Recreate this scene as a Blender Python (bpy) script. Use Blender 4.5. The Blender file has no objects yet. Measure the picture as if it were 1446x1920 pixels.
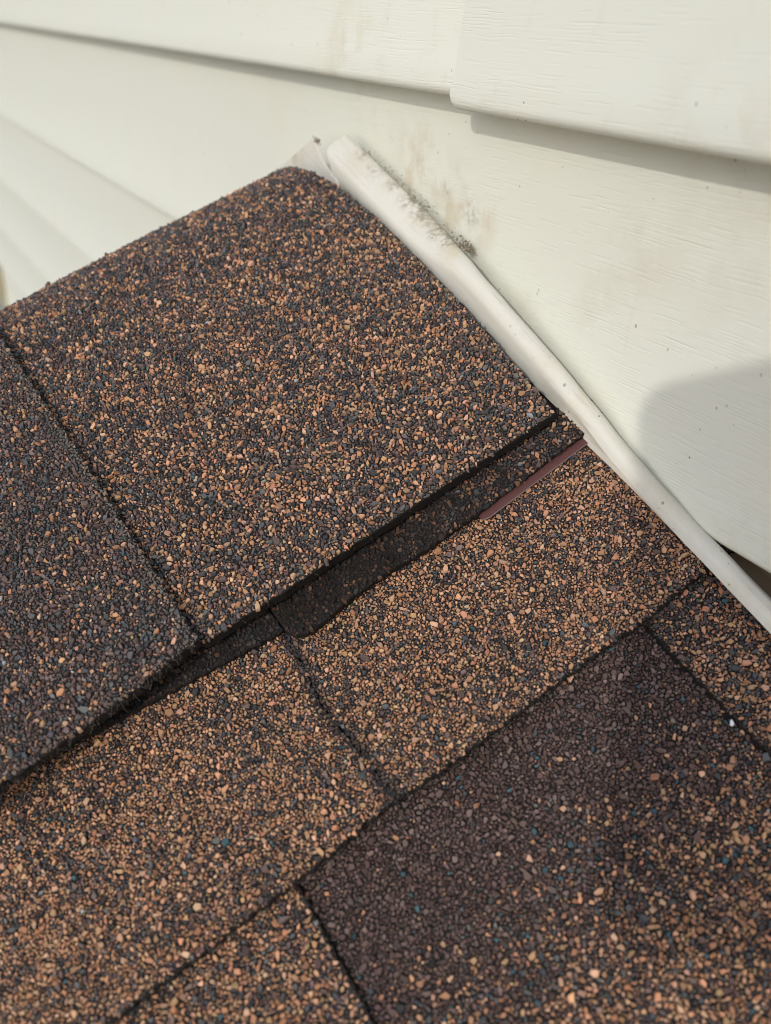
import bpy, bmesh, math, random
import numpy as np
from mathutils import Vector, Matrix, noise as mnoise

random.seed(7)
rng = np.random.default_rng(7)
MM = 0.001
scene = bpy.context.scene
COL = scene.collection

# ------------------------------------------------------------------ camera
CAM = np.array([201.692, -210.280, 139.675])
RIGHT = Vector((0.51777, 0.85348, -0.05900))
UP = Vector((-0.45144, 0.33115, 0.82858))
BACK = Vector((0.72671, -0.40238, 0.55676))
cd = bpy.data.cameras.new("camera")
cam = bpy.data.objects.new("camera", cd)
COL.objects.link(cam)
cam.matrix_world = Matrix(((RIGHT.x, UP.x, BACK.x, CAM[0] * MM),
                           (RIGHT.y, UP.y, BACK.y, CAM[1] * MM),
                           (RIGHT.z, UP.z, BACK.z, CAM[2] * MM),
                           (0, 0, 0, 1)))
cd.sensor_fit = 'VERTICAL'
cd.sensor_height = 24.0
cd.lens = 24.0 * 1578.8 / 1920.0
cd.clip_start = 0.005
cd.clip_end = 200.0
cd.dof.use_dof = True
cd.dof.focus_distance = 0.297
cd.dof.aperture_fstop = cd.lens / 3.6
scene.camera = cam
scene.cycles.filter_width = 0.85

# ------------------------------------------------------------------ sky and sun
SUN_TO = Vector((-0.412, 0.7185, -0.560)).normalized()      # the way the light travels
elev = math.asin(-SUN_TO.z)
azim = math.atan2(-SUN_TO.x, -SUN_TO.y)                      # from +Y, clockwise
world = bpy.data.worlds.new("World")
scene.world = world
world.use_nodes = True
wn = world.node_tree
wn.nodes.clear()
wo = wn.nodes.new("ShaderNodeOutputWorld")
wb = wn.nodes.new("ShaderNodeBackground")
ws = wn.nodes.new("ShaderNodeTexSky")
ws.sky_type = 'NISHITA'
ws.sun_disc = False
ws.sun_elevation = elev
ws.sun_rotation = azim
ws.air_density = 1.0
ws.dust_density = 1.6
ws.ozone_density = 1.0
wb.inputs["Strength"].default_value = 0.15
wn.links.new(ws.outputs["Color"], wb.inputs["Color"])
wn.links.new(wb.outputs["Background"], wo.inputs["Surface"])
sd = bpy.data.lights.new("sun", 'SUN')
sd.energy = 0.9
sd.angle = math.radians(1.1)
sd.color = (1.0, 0.985, 0.94)
sun = bpy.data.objects.new("sun", sd)
COL.objects.link(sun)
sun.rotation_euler = SUN_TO.to_track_quat('-Z', 'Y').to_euler()
sun.location = (0.5, -0.8, 0.8)
scene.view_settings.view_transform = 'Standard'
scene.view_settings.look = 'None'
scene.view_settings.gamma = 1.0
scene.view_settings.use_curve_mapping = False
scene.view_settings.exposure = 0.54

# ------------------------------------------------------------------ helpers
def link_mesh(name, verts, faces, mat, parent=None, smooth=False):
    me = bpy.data.meshes.new(name)
    me.from_pydata([tuple(v) for v in verts], [], [tuple(f) for f in faces])
    bm = bmesh.new(); bm.from_mesh(me)
    bmesh.ops.recalc_face_normals(bm, faces=bm.faces)
    bm.to_mesh(me); bm.free()
    if smooth:
        for p in me.polygons:
            p.use_smooth = True
    me.materials.append(mat)
    o = bpy.data.objects.new(name, me)
    COL.objects.link(o)
    if parent:
        o.parent = parent
    return o

def empty(name):
    o = bpy.data.objects.new(name, None)
    COL.objects.link(o)
    o.empty_display_size = 0.05
    return o

def tag(o, label=None, cat=None, group=None, kind=None):
    if label: o["label"] = label
    if cat: o["category"] = cat
    if group: o["group"] = group
    if kind: o["kind"] = kind
    return o

def new_mat(name):
    m = bpy.data.materials.new(name)
    m.use_nodes = True
    nt = m.node_tree
    return m, nt, nt.nodes["Principled BSDF"]

class NT:
    """short-hand for building node trees"""
    def __init__(self, nt): self.nt = nt
    def n(self, kind, **kw):
        nd = self.nt.nodes.new("ShaderNode" + kind)
        for k, v in kw.items(): setattr(nd, k, v)
        return nd
    def l(self, a, b): self.nt.links.new(a, b)
    def put(self, sock, v):
        if isinstance(v, (int, float)): sock.default_value = v
        elif isinstance(v, (tuple, list)): sock.default_value = v
        else: self.l(v, sock)
    def math(self, op, a, b=0.0, c=None, clamp=False):
        nd = self.n("Math", operation=op, use_clamp=clamp)
        self.put(nd.inputs[0], a); self.put(nd.inputs[1], b)
        if c is not None: self.put(nd.inputs[2], c)
        return nd.outputs[0]
    def remap(self, v, a, b, c=0.0, d=1.0):
        nd = self.n("MapRange", interpolation_type='SMOOTHSTEP')
        self.put(nd.inputs[0], v)
        for i, x in enumerate((a, b, c, d)): nd.inputs[i + 1].default_value = x
        return nd.outputs[0]
    def noise(self, vec, scale, detail=3.0, rough=0.5):
        nd = self.n("TexNoise")
        self.put(nd.inputs["Vector"], vec)
        nd.inputs["Scale"].default_value = scale
        nd.inputs["Detail"].default_value = detail
        nd.inputs["Roughness"].default_value = rough
        return nd.outputs["Fac"]
    def voro(self, vec, scale, out="Distance"):
        nd = self.n("TexVoronoi")
        self.put(nd.inputs["Vector"], vec)
        nd.inputs["Scale"].default_value = scale
        return nd.outputs[out]
    def mapping(self, vec, scale=(1, 1, 1), loc=(0, 0, 0), rot=(0, 0, 0)):
        nd = self.n("Mapping")
        self.put(nd.inputs["Vector"], vec)
        nd.inputs["Scale"].default_value = scale
        nd.inputs["Location"].default_value = loc
        nd.inputs["Rotation"].default_value = rot
        return nd.outputs[0]
    def mix(self, f, a, b):
        nd = self.n("Mix", data_type='RGBA')
        self.put(nd.inputs[0], f)
        for s, v in ((nd.inputs[6], a), (nd.inputs[7], b)):
            if isinstance(v, tuple): s.default_value = (*v, 1.0)
            else: self.l(v, s)
        return nd.outputs[2]
    def bump(self, h, strength, dist, normal=None):
        nd = self.n("Bump")
        self.put(nd.inputs["Height"], h)
        nd.inputs["Strength"].default_value = strength
        nd.inputs["Distance"].default_value = dist
        if normal is not None: self.l(normal, nd.inputs["Normal"])
        return nd.outputs[0]
    def near(self, pos, p, r0, r1):
        """1 inside r0 of the point p (mm), 0 outside r1"""
        nd = self.n("VectorMath", operation='DISTANCE')
        self.l(pos, nd.inputs[0])
        nd.inputs[1].default_value = tuple(x * MM for x in p)
        return self.remap(nd.outputs["Value"], r0 * MM, r1 * MM, 1.0, 0.0)

# ------------------------------------------------------------------ materials
CREAM = (0.80, 0.80, 0.715)
TAN_DIRT = (0.50, 0.42, 0.28)
GREY_DIRT = (0.20, 0.17, 0.13)

def vinyl(name, grain=True, stains=(), speck=0.5, tone=1.0, warm=0.0, smears=()):
    m, nt, bs = new_mat(name)
    g = NT(nt)
    co = g.n("TexCoord").outputs["Object"]
    bs.inputs["Roughness"].default_value = 0.42
    bs.inputs["Specular IOR Level"].default_value = 0.4
    # colour: cream plastic, faintly uneven, weather stains, specks
    base = g.mix(g.noise(co, 9.0, 4.0), tuple(tone * q for q in (0.70 + warm, 0.71, 0.615)), tuple(tone * q for q in (0.72 + warm, 0.71, 0.595)))
    n1 = g.noise(co, 55.0, 5.0, 0.62)
    n2 = g.noise(g.mapping(co, (1.0, 1.0, 0.35)), 160.0, 4.0, 0.6)
    col = base
    for p, r0, r1, amt in stains:
        f = g.near(co, p, r0, r1)
        f = g.math('MULTIPLY', f, g.remap(n1, 0.42, 0.62))
        f = g.math('MULTIPLY', f, g.remap(n2, 0.25, 0.65, 0.45, 1.0))
        f = g.math('MULTIPLY', f, amt)
        col = g.mix(f, col, (0.56, 0.49, 0.35))
    n3 = g.noise(co, 420.0, 5.0, 0.7)
    for p, r0, r1, amt in smears:
        f = g.math('MULTIPLY', g.near(co, p, r0, r1), g.remap(n3, 0.40, 0.60))
        f = g.math('MULTIPLY', g.math('MULTIPLY', f, g.remap(n1, 0.35, 0.6, 0.3, 1.0)), amt)
        col = g.mix(f, col, (0.24, 0.205, 0.15))
    if not grain:
        rc0 = g.mapping(co, rot=(0, -0.337, 0))
        lng = g.noise(g.mapping(rc0, (12.0, 220.0, 220.0)), 1.0, 4.0, 0.6)
        col = g.mix(g.math('MULTIPLY', g.remap(lng, 0.50, 0.72), 0.55), col, (0.60, 0.55, 0.42))
        lng2 = g.noise(g.mapping(rc0, (20.0, 420.0, 420.0), (3, 1, 2)), 1.0, 4.0, 0.6)
        col = g.mix(g.math('MULTIPLY', g.remap(lng2, 0.56, 0.74), 0.5), col, (0.42, 0.41, 0.38))
        blot = g.noise(co, 900.0, 3.0, 0.6)
        col = g.mix(g.math('MULTIPLY', g.math('MULTIPLY', g.remap(blot, 0.60, 0.70), g.remap(n1, 0.45, 0.6)), 0.4), col, (0.30, 0.27, 0.22))
    # overall faint yellowed drift
    col = g.mix(g.math('MULTIPLY', g.remap(g.noise(co, 21.0, 5.0, 0.6), 0.52, 0.75), 0.28), col, (0.72, 0.66, 0.50))
    # fine vertical wash marks
    wash = g.noise(g.mapping(co, (160.0, 160.0, 10.0)), 1.0, 3.0)
    col = g.mix(g.math('MULTIPLY', g.remap(wash, 0.62, 0.78), 0.22), col, (0.60, 0.54, 0.40))
    # dark specks, thicker in patches
    wv = g.n("VectorMath", operation='ADD')
    g.l(co, wv.inputs[0])
    sp = g.voro(g.mapping(co, (1.0, 1.0, 0.7)), 260.0)
    rn = g.n("TexVoronoi"); g.l(g.mapping(co, (1.0, 1.0, 0.7)), rn.inputs["Vector"]); rn.inputs["Scale"].default_value = 260.0
    rs = g.n("SeparateColor"); g.l(rn.outputs["Color"], rs.inputs[0])
    pick = g.math('GREATER_THAN', rs.outputs[0], 0.74)
    rad = g.math('MULTIPLY', rs.outputs[1], 0.13)
    dot = g.math('LESS_THAN', sp, g.math('ADD', rad, 0.015))
    patch = g.remap(g.noise(co, 30.0, 3.0), 0.40, 0.62, 0.2, 1.0)
    f = g.math('MULTIPLY', g.math('MULTIPLY', dot, pick), g.math('MULTIPLY', patch, speck))
    col = g.mix(f, col, (0.20, 0.17, 0.13))
    g.l(col, bs.inputs["Base Color"])
    # relief: pressed wood grain, short strokes along the board
    if grain:
        sx = g.n("SeparateXYZ"); g.l(co, sx.inputs[0])
        drift = g.noise(g.mapping(co, (16, 1, 26)), 1.0, 2.0)
        fine = g.noise(g.mapping(co, (60, 1, 60)), 1.0, 1.0)
        zz = g.math('ADD', sx.outputs[2], g.math('MULTIPLY', g.math('SUBTRACT', drift, 0.5), 0.0032))
        zz = g.math('ADD', zz, g.math('MULTIPLY', g.math('SUBTRACT', fine, 0.5), 0.0011))
        def strokes(row_h, seg, seed, keep):
            """rows of short pressed lines; each row broken up at random"""
            zr = g.math('ADD', g.math('DIVIDE', zz, row_h), seed)
            row = g.math('FLOOR', zr)
            fr = g.math('ABSOLUTE', g.math('SUBTRACT', g.math('FRACT', zr), 0.5))
            wn1 = g.n("TexWhiteNoise", noise_dimensions='1D'); g.l(row, wn1.inputs["W"])
            xr = g.math('ADD', g.math('DIVIDE', sx.outputs[0], seg), g.math('MULTIPLY', wn1.outputs[0], 53.0))
            sg = g.math('FLOOR', xr)
            xf = g.math('ABSOLUTE', g.math('SUBTRACT', g.math('FRACT', xr), 0.5))
            cb = g.n("CombineXYZ"); g.l(row, cb.inputs[0]); g.l(sg, cb.inputs[1]); cb.inputs[2].default_value = seed
            wn2 = g.n("TexWhiteNoise", noise_dimensions='3D'); g.l(cb.outputs[0], wn2.inputs["Vector"])
            sc_ = g.n("SeparateColor"); g.l(wn2.outputs["Color"], sc_.inputs[0])
            on = g.math('LESS_THAN', sc_.outputs[0], keep)
            half = g.math('ADD', 0.16, g.math('MULTIPLY', sc_.outputs[1], 0.34))
            ends = g.math('MULTIPLY', g.math('SUBTRACT', half, xf), 9.0, clamp=True)
            wid = 0.30
            line = g.remap(fr, 0.02, wid, 1.0, 0.0)
            return g.math('MULTIPLY', g.math('MULTIPLY', line, on), g.math('MULTIPLY', ends, g.math('ADD', 0.45, g.math('MULTIPLY', sc_.outputs[2], 0.55))))
        area = g.remap(g.noise(g.mapping(co, (9, 1, 55), (4, 0, 2)), 1.0, 2.0), 0.44, 0.58)
        stA = strokes(0.0016, 0.017, 3.3, 0.42)
        stB = strokes(0.00105, 0.026, 11.7, g.math('MULTIPLY', area, 0.85))
        st = g.math('MULTIPLY', g.math('ADD', stA, stB), -1.0)
        wavy = g.noise(g.mapping(co, (6, 1, 40)), 1.0, 2.0)
        nb = g.bump(wavy, 0.25, 0.0012)
        nb = g.bump(g.noise(co, 1500.0, 2.0), 0.06, 0.0003, nb)
        hair = g.noise(g.mapping(co, (26, 1, 1100)), 1.0, 3.0, 0.6)
        nb = g.bump(hair, 0.45, 0.00008, nb)
        nb = g.bump(st, 0.7, 0.00009, nb)
        g.l(nb, bs.inputs["Normal"])
    else:
        nb = g.bump(g.noise(co, 420.0, 3.0), 0.12, 0.0006)
        rc = g.mapping(co, rot=(0, -0.337, 0))
        wavy = g.noise(g.mapping(rc, (9, 9, 60)), 1.0, 2.0)
        nb = g.bump(wavy, 0.2, 0.001, nb)
        scr = g.noise(g.mapping(rc, (14, 900, 900)), 1.0, 3.0, 0.6)
        nb = g.bump(scr, 0.35, 0.00025, nb)
        g.l(nb, bs.inputs["Normal"])
    return m

M_SIDING = vinyl("cream_vinyl", True, stains=[
    ((-120, -6, 57), 6, 30, 0.75), ((-96, -7, 50), 4, 24, 0.8), ((-80, -8, 46), 4, 18, 0.85), ((6, -6, 50), 3, 22, 0.3),
    ((-6, -7, 30), 3, 20, 0.28), ((-50, -7, 24), 3, 22, 0.22), ((40, -4, 60), 10, 50, 0.15),
    ((-84, -16, 104), 4, 26, 0.4), ((-160, -14, 97), 5, 40, 0.55), ((45, -15, 92), 5, 35, 0.4),
    ((-62, -16, 93), 3, 18, 0.5), ((75, -12, -22), 3, 20, 0.4)], speck=0.75, smears=[((-84, -6, 47), 1, 9, 0.9), ((-103, -5, 54), 1, 7, 0.55), ((-122, -5, 61), 1, 6, 0.4), ((-80, -6, 52), 1, 8, 0.5), ((-146, -4, 69), 1, 5, 0.5)])
M_SIDING_OVER = vinyl("grey_cream_vinyl", True, stains=[((-60, -17, 92), 3, 20, 0.5), ((45, -15, 92), 5, 35, 0.4)], speck=0.9, tone=0.95)
M_TRIM = vinyl("cream_trim_vinyl", False, stains=[
    ((-150, -16, 62), 3, 16, 0.5), ((-125, -12, 55), 2, 14, 0.9), ((-98, -12, 45), 2, 14, 0.9), ((-78, -12, 37), 2, 12, 0.9),
    ((-5, -20, 3), 4, 26, 0.45), ((40, -20, -16), 4, 26, 0.4), ((90, -18, -34), 4, 30, 0.5)], speck=0.9, tone=0.87, warm=0.03, smears=[((x + 5.2, -11, -8.8 - 0.3505 * x + 15.0), r0, r1, a) for x, r0, r1, a in (
    (-160, 1, 6, 0.7), (-147, 2, 9, 0.8), (-134, 1, 7, 0.85), (-122, 2, 9, 1.0), (-111, 2, 9, 1.0), (-100, 2, 9, 1.0), (-90, 2, 8, 1.0))])

def plain(name, col, rough=0.7, bump_scale=None, bump=0.2, var=0.0, spec=0.3, metallic=0.0):
    m, nt, bs = new_mat(name)
    g = NT(nt)
    co = g.n("TexCoord").outputs["Object"]
    bs.inputs["Roughness"].default_value = rough
    bs.inputs["Specular IOR Level"].default_value = spec
    bs.inputs["Metallic"].default_value = metallic
    if var:
        c2 = tuple(c * (1 - var) for c in col)
        g.l(g.mix(g.noise(co, bump_scale or 60.0, 4.0, 0.6), c2, col), bs.inputs["Base Color"])
    else:
        bs.inputs["Base Color"].default_value = (*col, 1)
    if bump_scale:
        g.l(g.bump(g.noise(co, bump_scale, 4.0, 0.6), bump, 0.001), bs.inputs["Normal"])
    return m

M_ASPHALT = plain("asphalt_core", (0.020, 0.016, 0.0145), 0.85, 900.0, 0.6, 0.5, 0.2)
M_EDGE_GREY = plain("weathered_asphalt", (0.075, 0.066, 0.052), 0.9, 700.0, 0.6, 0.7, 0.2)
M_STRIP = plain("brown_coil_metal", (0.115, 0.046, 0.042), 0.42, 300.0, 0.05, 0.15, 0.5)
M_STRIP_EDGE = plain("cut_metal_edge", (0.26, 0.19, 0.18), 0.5)
M_BACK = plain("dusty_backing", (0.26, 0.20, 0.13), 0.9, 90.0, 0.3, 0.5)
M_DIRT = plain("grey_grit", (0.36, 0.295, 0.205), 0.95, 900.0, 0.5, 0.6, 0.1)
M_SEAL = plain("dirty_sealant", (0.45, 0.41, 0.33), 0.6, 260.0, 0.6, 0.5)
M_TAB = vinyl("aged_trim_vinyl", False, stains=[((-186, -19, 64), 2, 12, 1.0), ((-210, -17, 54), 2, 18, 0.9)], speck=0.9, tone=0.97, warm=0.035)
M_CHIP = plain("white_flake", (0.80, 0.80, 0.80), 0.6)
M_PHONE = plain("black_phone_shell", (0.02, 0.02, 0.022), 0.35)
M_GLASS = plain("phone_screen_glass", (0.01, 0.01, 0.012), 0.08)
M_GROUND = plain("pale_concrete", (0.42, 0.41, 0.38), 0.9, 4.0, 0.3, 0.3)
M_CORNER = plain("weathered_corner_vinyl", (0.42, 0.38, 0.24), 0.6, 40.0, 0.1, 0.3)
M_FIBRE = plain("glass_fibre", (0.12, 0.105, 0.085), 0.8)

def granule_mat():
    m, nt, bs = new_mat("ceramic_granules")
    g = NT(nt)
    at = g.n("Attribute", attribute_name="tint")
    gl = g.n("Attribute", attribute_name="gloss")
    co = g.n("TexCoord").outputs["Object"]
    nz = g.noise(co, 2200.0, 3.0, 0.6)
    mul = g.n("Mix", data_type='RGBA', blend_type='MULTIPLY')
    mul.inputs[0].default_value = 1.0
    g.l(at.outputs["Color"], mul.inputs[6])
    g.l(g.mix(nz, (0.78, 0.78, 0.78), (1.2, 1.2, 1.2)), mul.inputs[7])
    g.l(mul.outputs[2], bs.inputs["Base Color"])
    g.l(g.math('SUBTRACT', 0.85, g.math('MULTIPLY', gl.outputs["Fac"], 0.5)), bs.inputs["Roughness"])
    g.l(g.math('ADD', 0.10, g.math('MULTIPLY', gl.outputs["Fac"], 0.45)), bs.inputs["Specular IOR Level"])
    g.l(g.bump(g.noise(co, 3000.0, 2.0), 0.35, 0.0002), bs.inputs["Normal"])
    return m
M_GRAN = granule_mat()

def speckle_mat():
    """shingle surface out of view: the same granules as colour and relief only"""
    m, nt, bs = new_mat("granule_surface")
    g = NT(nt)
    co = g.n("TexCoord").outputs["Object"]
    v = g.n("TexVoronoi"); g.l(co, v.inputs["Vector"]); v.inputs["Scale"].default_value = 620.0
    s = g.n("SeparateColor"); g.l(v.outputs["Color"], s.inputs[0])
    r = g.n("ValToRGB"); g.l(s.outputs[0], r.inputs[0])
    r.color_ramp.interpolation = 'CONSTANT'
    e = r.color_ramp.elements
    e[0].position = 0.0; e[0].color = (0.04, 0.044, 0.052, 1)
    e[1].position = 0.3; e[1].color = (0.075, 0.054, 0.050, 1)
    x = e.new(0.6); x.color = (0.30, 0.15, 0.08, 1)
    x = e.new(0.9); x.color = (0.03, 0.03, 0.032, 1)
    g.l(r.outputs[0], bs.inputs["Base Color"])
    bs.inputs["Roughness"].default_value = 0.85
    g.l(g.bump(g.math('SUBTRACT', 1.0, v.outputs["Distance"]), 0.8, 0.0008), bs.inputs["Normal"])
    return m
M_SPECK = speckle_mat()

# ------------------------------------------------------------------ the roof's own axes
H = np.array([0.004162, 0.967037, 0.254601])       # along the ridge, towards the wall
D = np.array([-0.947542, -0.077559, 0.310079])     # up the near slope
N = np.array([0.319605, -0.242535, 0.915985])      # out of the near slope
Q0 = np.array([0.0, -27.5, 0.0])
RIDGE_D, RIDGE_R = 168.5, 56.0                      # where the cap starts to bend, and how tightly

def roof_pt(h, d, n):
    """near-slope coordinates (mm) -> metres; arrays welcome"""
    h, d, n = np.asarray(h, float), np.asarray(d, float), np.asarray(n, float)
    return (Q0 + h[..., None] * H + d[..., None] * D + n[..., None] * N) * MM

def bend(h, s, n):
    """the same, but s runs over the bent ridge; also returns normal and tangent"""
    h, s, n = np.broadcast_arrays(np.asarray(h, float), np.asarray(s, float), np.asarray(n, float))
    th = np.clip((s - RIDGE_D) / RIDGE_R, 0, math.radians(52))
    past = np.maximum(s - RIDGE_D - RIDGE_R * math.radians(52), 0)
    flat = np.minimum(s, RIDGE_D)
    dd = flat + RIDGE_R * np.sin(th) + past * np.cos(th)
    nn = -RIDGE_R + RIDGE_R * np.cos(th) - past * np.sin(th)
    nd = np.sin(th)[..., None] * D + np.cos(th)[..., None] * N
    td = np.cos(th)[..., None] * D - np.sin(th)[..., None] * N
    P = (Q0 + h[..., None] * H + dd[..., None] * D + nn[..., None] * N + n[..., None] * nd) * MM
    return P, nd, td

# ------------------------------------------------------------------ granules
PIX = 0.15
def scatter(h0, h1, d0, d1, inside, classes):
    """pack discs of falling size into a patch; returns h, d, r"""
    W_, L_ = int((h1 - h0) / PIX) + 40, int((d1 - d0) / PIX) + 40
    occ = np.zeros((W_, L_), bool)
    out = []
    area = (h1 - h0) * (d1 - d0)
    for r, per in classes:
        k = int(area * per)
        hs = rng.uniform(h0, h1, k); ds = rng.uniform(d0, d1, k)
        ok = inside(hs, ds)
        hs, ds = hs[ok], ds[ok]
        rs = r * rng.uniform(0.9, 1.12, len(hs))
        R = int(round(r / PIX)) + 1
        yy, xx = np.mgrid[-R:R + 1, -R:R + 1]
        rr = np.hypot(yy, xx) * PIX
        test = rr <= r * 0.80
        stamp = rr <= r * 0.90
        ih = ((hs - h0) / PIX).astype(int) + 20
        idd = ((ds - d0) / PIX).astype(int) + 20
        for a, b, x, y, q in zip(ih.tolist(), idd.tolist(), hs.tolist(), ds.tolist(), rs.tolist()):
            if occ[a, b]: continue
            w = occ[a - R:a + R + 1, b - R:b + R + 1]
            if (w & test).any(): continue
            w |= stamp
            out.append((x, y, q))
    return np.array(out)

TANS = np.array([(0.45, 0.258, 0.142), (0.53, 0.325, 0.19), (0.42, 0.222, 0.12), (0.48, 0.262, 0.158), (0.48, 0.312, 0.178),
                 (0.34, 0.196, 0.112), (0.50, 0.355, 0.225), (0.41, 0.28, 0.15), (0.54, 0.345, 0.235)])
BROWNS = np.array([(0.118, 0.092, 0.088), (0.145, 0.115, 0.108), (0.095, 0.073, 0.072), (0.17, 0.137, 0.125), (0.13, 0.112, 0.112)])
SLATES = np.array([(0.058, 0.068, 0.080), (0.080, 0.093, 0.106), (0.037, 0.042, 0.049), (0.069, 0.083, 0.088), (0.105, 0.113, 0.117)])
TEALS = np.array([(0.038, 0.088, 0.105), (0.05, 0.11, 0.13), (0.032, 0.066, 0.08)])
TANS *= np.array([1.0, 0.885, 0.855]); BROWNS *= np.array([0.98, 0.83, 0.79]); SLATES *= np.array([0.88, 0.82, 0.78])
PALES = np.array([(0.36, 0.35, 0.33), (0.34, 0.29, 0.24), (0.28, 0.31, 0.33)])

def patchy(h, d, scale, seed):
    return np.array([mnoise.noise(Vector((a * scale, b * scale, seed))) for a, b in zip(h, d)])

def colour(h, d, p_tan, p_brown, p_teal=0.0, p_pale=0.004, seed=0.0, amp=0.25):
    n = len(h)
    w = patchy(h, d, 0.055, seed) * amp + patchy(h, d, 0.16, seed + 9) * amp * 0.7
    pt = np.clip(p_tan + w * (0.3 + p_tan), 0.0, 1)
    pb = np.clip(p_brown + patchy(h, d, 0.05, seed + 31) * 0.2, 0.02, 1)
    u = rng.random(n)
    rest = 1 - pt
    kind = np.where(u < pt, 0, np.where(u < pt + rest * pb, 1, 2))
    kind = np.where(rng.random(n) < p_teal, 3, kind)
    kind = np.where(rng.random(n) < p_pale, 4, kind)
    c = np.zeros((n, 3))
    for i, pal in enumerate((TANS, BROWNS, SLATES, TEALS, PALES)):
        mk = kind == i
        c[mk] = pal[rng.integers(0, len(pal), mk.sum())]
    c *= rng.uniform(0.78, 1.22, (n, 1)) * rng.uniform(0.95, 1.05, (n, 3))
    c = c * 0.97 + np.array([0.15, 0.112, 0.088]) * 0.10
    gloss = np.where(kind == 2, rng.uniform(0.2, 0.9, n), rng.uniform(0, 0.35, n))
    return np.clip(c, 0, 0.9), gloss

def granules(parent, pos, nor, tan, r, col, gloss):
    """one mesh of six-sided chips; pos/nor/tan in metres and unit vectors"""
    n = len(r); K = 6
    bit = np.cross(nor, tan)
    rm = (r * MM)[:, None]
    ang = (np.arange(K) / K * 2 * math.pi)[None, :] + rng.uniform(0, 6.28, (n, 1)) + rng.uniform(-0.46, 0.46, (n, K))
    rad = rng.uniform(0.62, 1.30, (n, K))
    el = rng.uniform(1.0, 1.30, (n, 1)) + rng.exponential(0.22, (n, 1)); ea = rng.uniform(0, 3.14, (n, 1))
    u0, v0 = rad * np.cos(ang) * el ** 0.5, rad * np.sin(ang) / el ** 0.5
    u = u0 * np.cos(ea) - v0 * np.sin(ea); v = u0 * np.sin(ea) + v0 * np.cos(ea)
    top = rng.uniform(0.55, 0.95, (n, 1))
    ou, ov = rng.uniform(-0.16, 0.16, (n, 1)), rng.uniform(-0.16, 0.16, (n, 1))
    hgt = rng.uniform(0.42, 0.95, (n, 1))
    tu, tv = rng.normal(0, 0.30, (n, 1)), rng.normal(0, 0.30, (n, 1))
    ut, vt = u * top + ou, v * top + ov
    def world_of(uu, vv, zz):
        return pos[:, None, :] + (uu * rm)[..., None] * tan[:, None, :] + (vv * rm)[..., None] * bit[:, None, :] + (zz * rm)[..., None] * nor[:, None, :]
    zb = -0.45 + np.zeros((n, K))
    zt = hgt + ut * tu + vt * tv + rng.uniform(-0.07, 0.07, (n, K))
    V = np.concatenate([world_of(u, v, zb), world_of(ut, vt, zt)], axis=1).reshape(-1, 3)
    base = (np.arange(n) * 2 * K)[:, None]
    i = np.arange(K); j = (i + 1) % K
    quads = (base[:, :, None] + np.stack([i, j, j + K, i + K], axis=1)[None]).reshape(n, -1)      # n x 24
    cap = base + (K + i)[None]                                                                     # n x 6
    loops = np.concatenate([quads, cap], axis=1).reshape(-1)
    tot = np.tile(np.array([4] * K + [K]), n)
    start = np.concatenate([[0], np.cumsum(tot)[:-1]])
    me = bpy.data.meshes.new("granules")
    me.vertices.add(len(V)); me.vertices.foreach_set("co", V.astype(np.float32).ravel())
    me.loops.add(len(loops)); me.loops.foreach_set("vertex_index", loops.astype(np.int32))
    me.polygons.add(len(tot)); me.polygons.foreach_set("loop_start", start.astype(np.int32))
    me.polygons.foreach_set("loop_total", tot.astype(np.int32))
    me.update(calc_edges=True)
    sh = me.attributes.new("sharp_face", 'BOOLEAN', 'FACE')
    sh.data.foreach_set("value", np.ones(len(tot), dtype=bool))
    a = me.attributes.new("tint", 'FLOAT_COLOR', 'FACE')
    c4 = np.concatenate([col, np.ones((n, 1))], axis=1)
    cf = np.repeat(c4, K + 1, axis=0)
    cf[:, :3] *= rng.uniform(0.82, 1.18, (len(cf), 1))
    a.data.foreach_set("color", cf.astype(np.float32).ravel())
    b = me.attributes.new("gloss", 'FLOAT', 'FACE')
    b.data.foreach_set("value", np.repeat(gloss, K + 1).astype(np.float32))
    me.materials.append(M_GRAN)
    o = bpy.data.objects.new("granules", me)
    COL.objects.link(o)
    o.parent = parent
    o["kind"] = "stuff"
    return o

# sizes of the crushed stone (radius mm, tries per square mm)
COARSE = [(1.20, .02), (0.98, .09), (0.83, .34), (0.69, 1.0), (0.55, 2.2), (0.41, 4.5), (0.29, 6.5), (0.21, 5.0)]
FINE = [(1.20, .012), (0.98, .04), (0.80, .14), (0.64, .6), (0.50, 1.9), (0.38, 5.0), (0.28, 8.0), (0.21, 7.0)]
MEDIUM = [(1.28, .010), (1.05, .035), (0.86, .16), (0.70, .7), (0.56, 1.8), (0.42, 4.4), (0.30, 7.5), (0.22, 6.0)]

def wob(x, seed, amp=0.5, f=0.35):
    """ragged edge of cut shingle"""
    x = np.asarray(x, float)
    return amp * (np.sin(x * f * 2.1 + seed) * 0.4 + np.sin(x * f * 5.3 + seed * 2.3) * 0.3 + np.sin(x * f * 11.7 + seed * 1.7) * 0.3)

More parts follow.
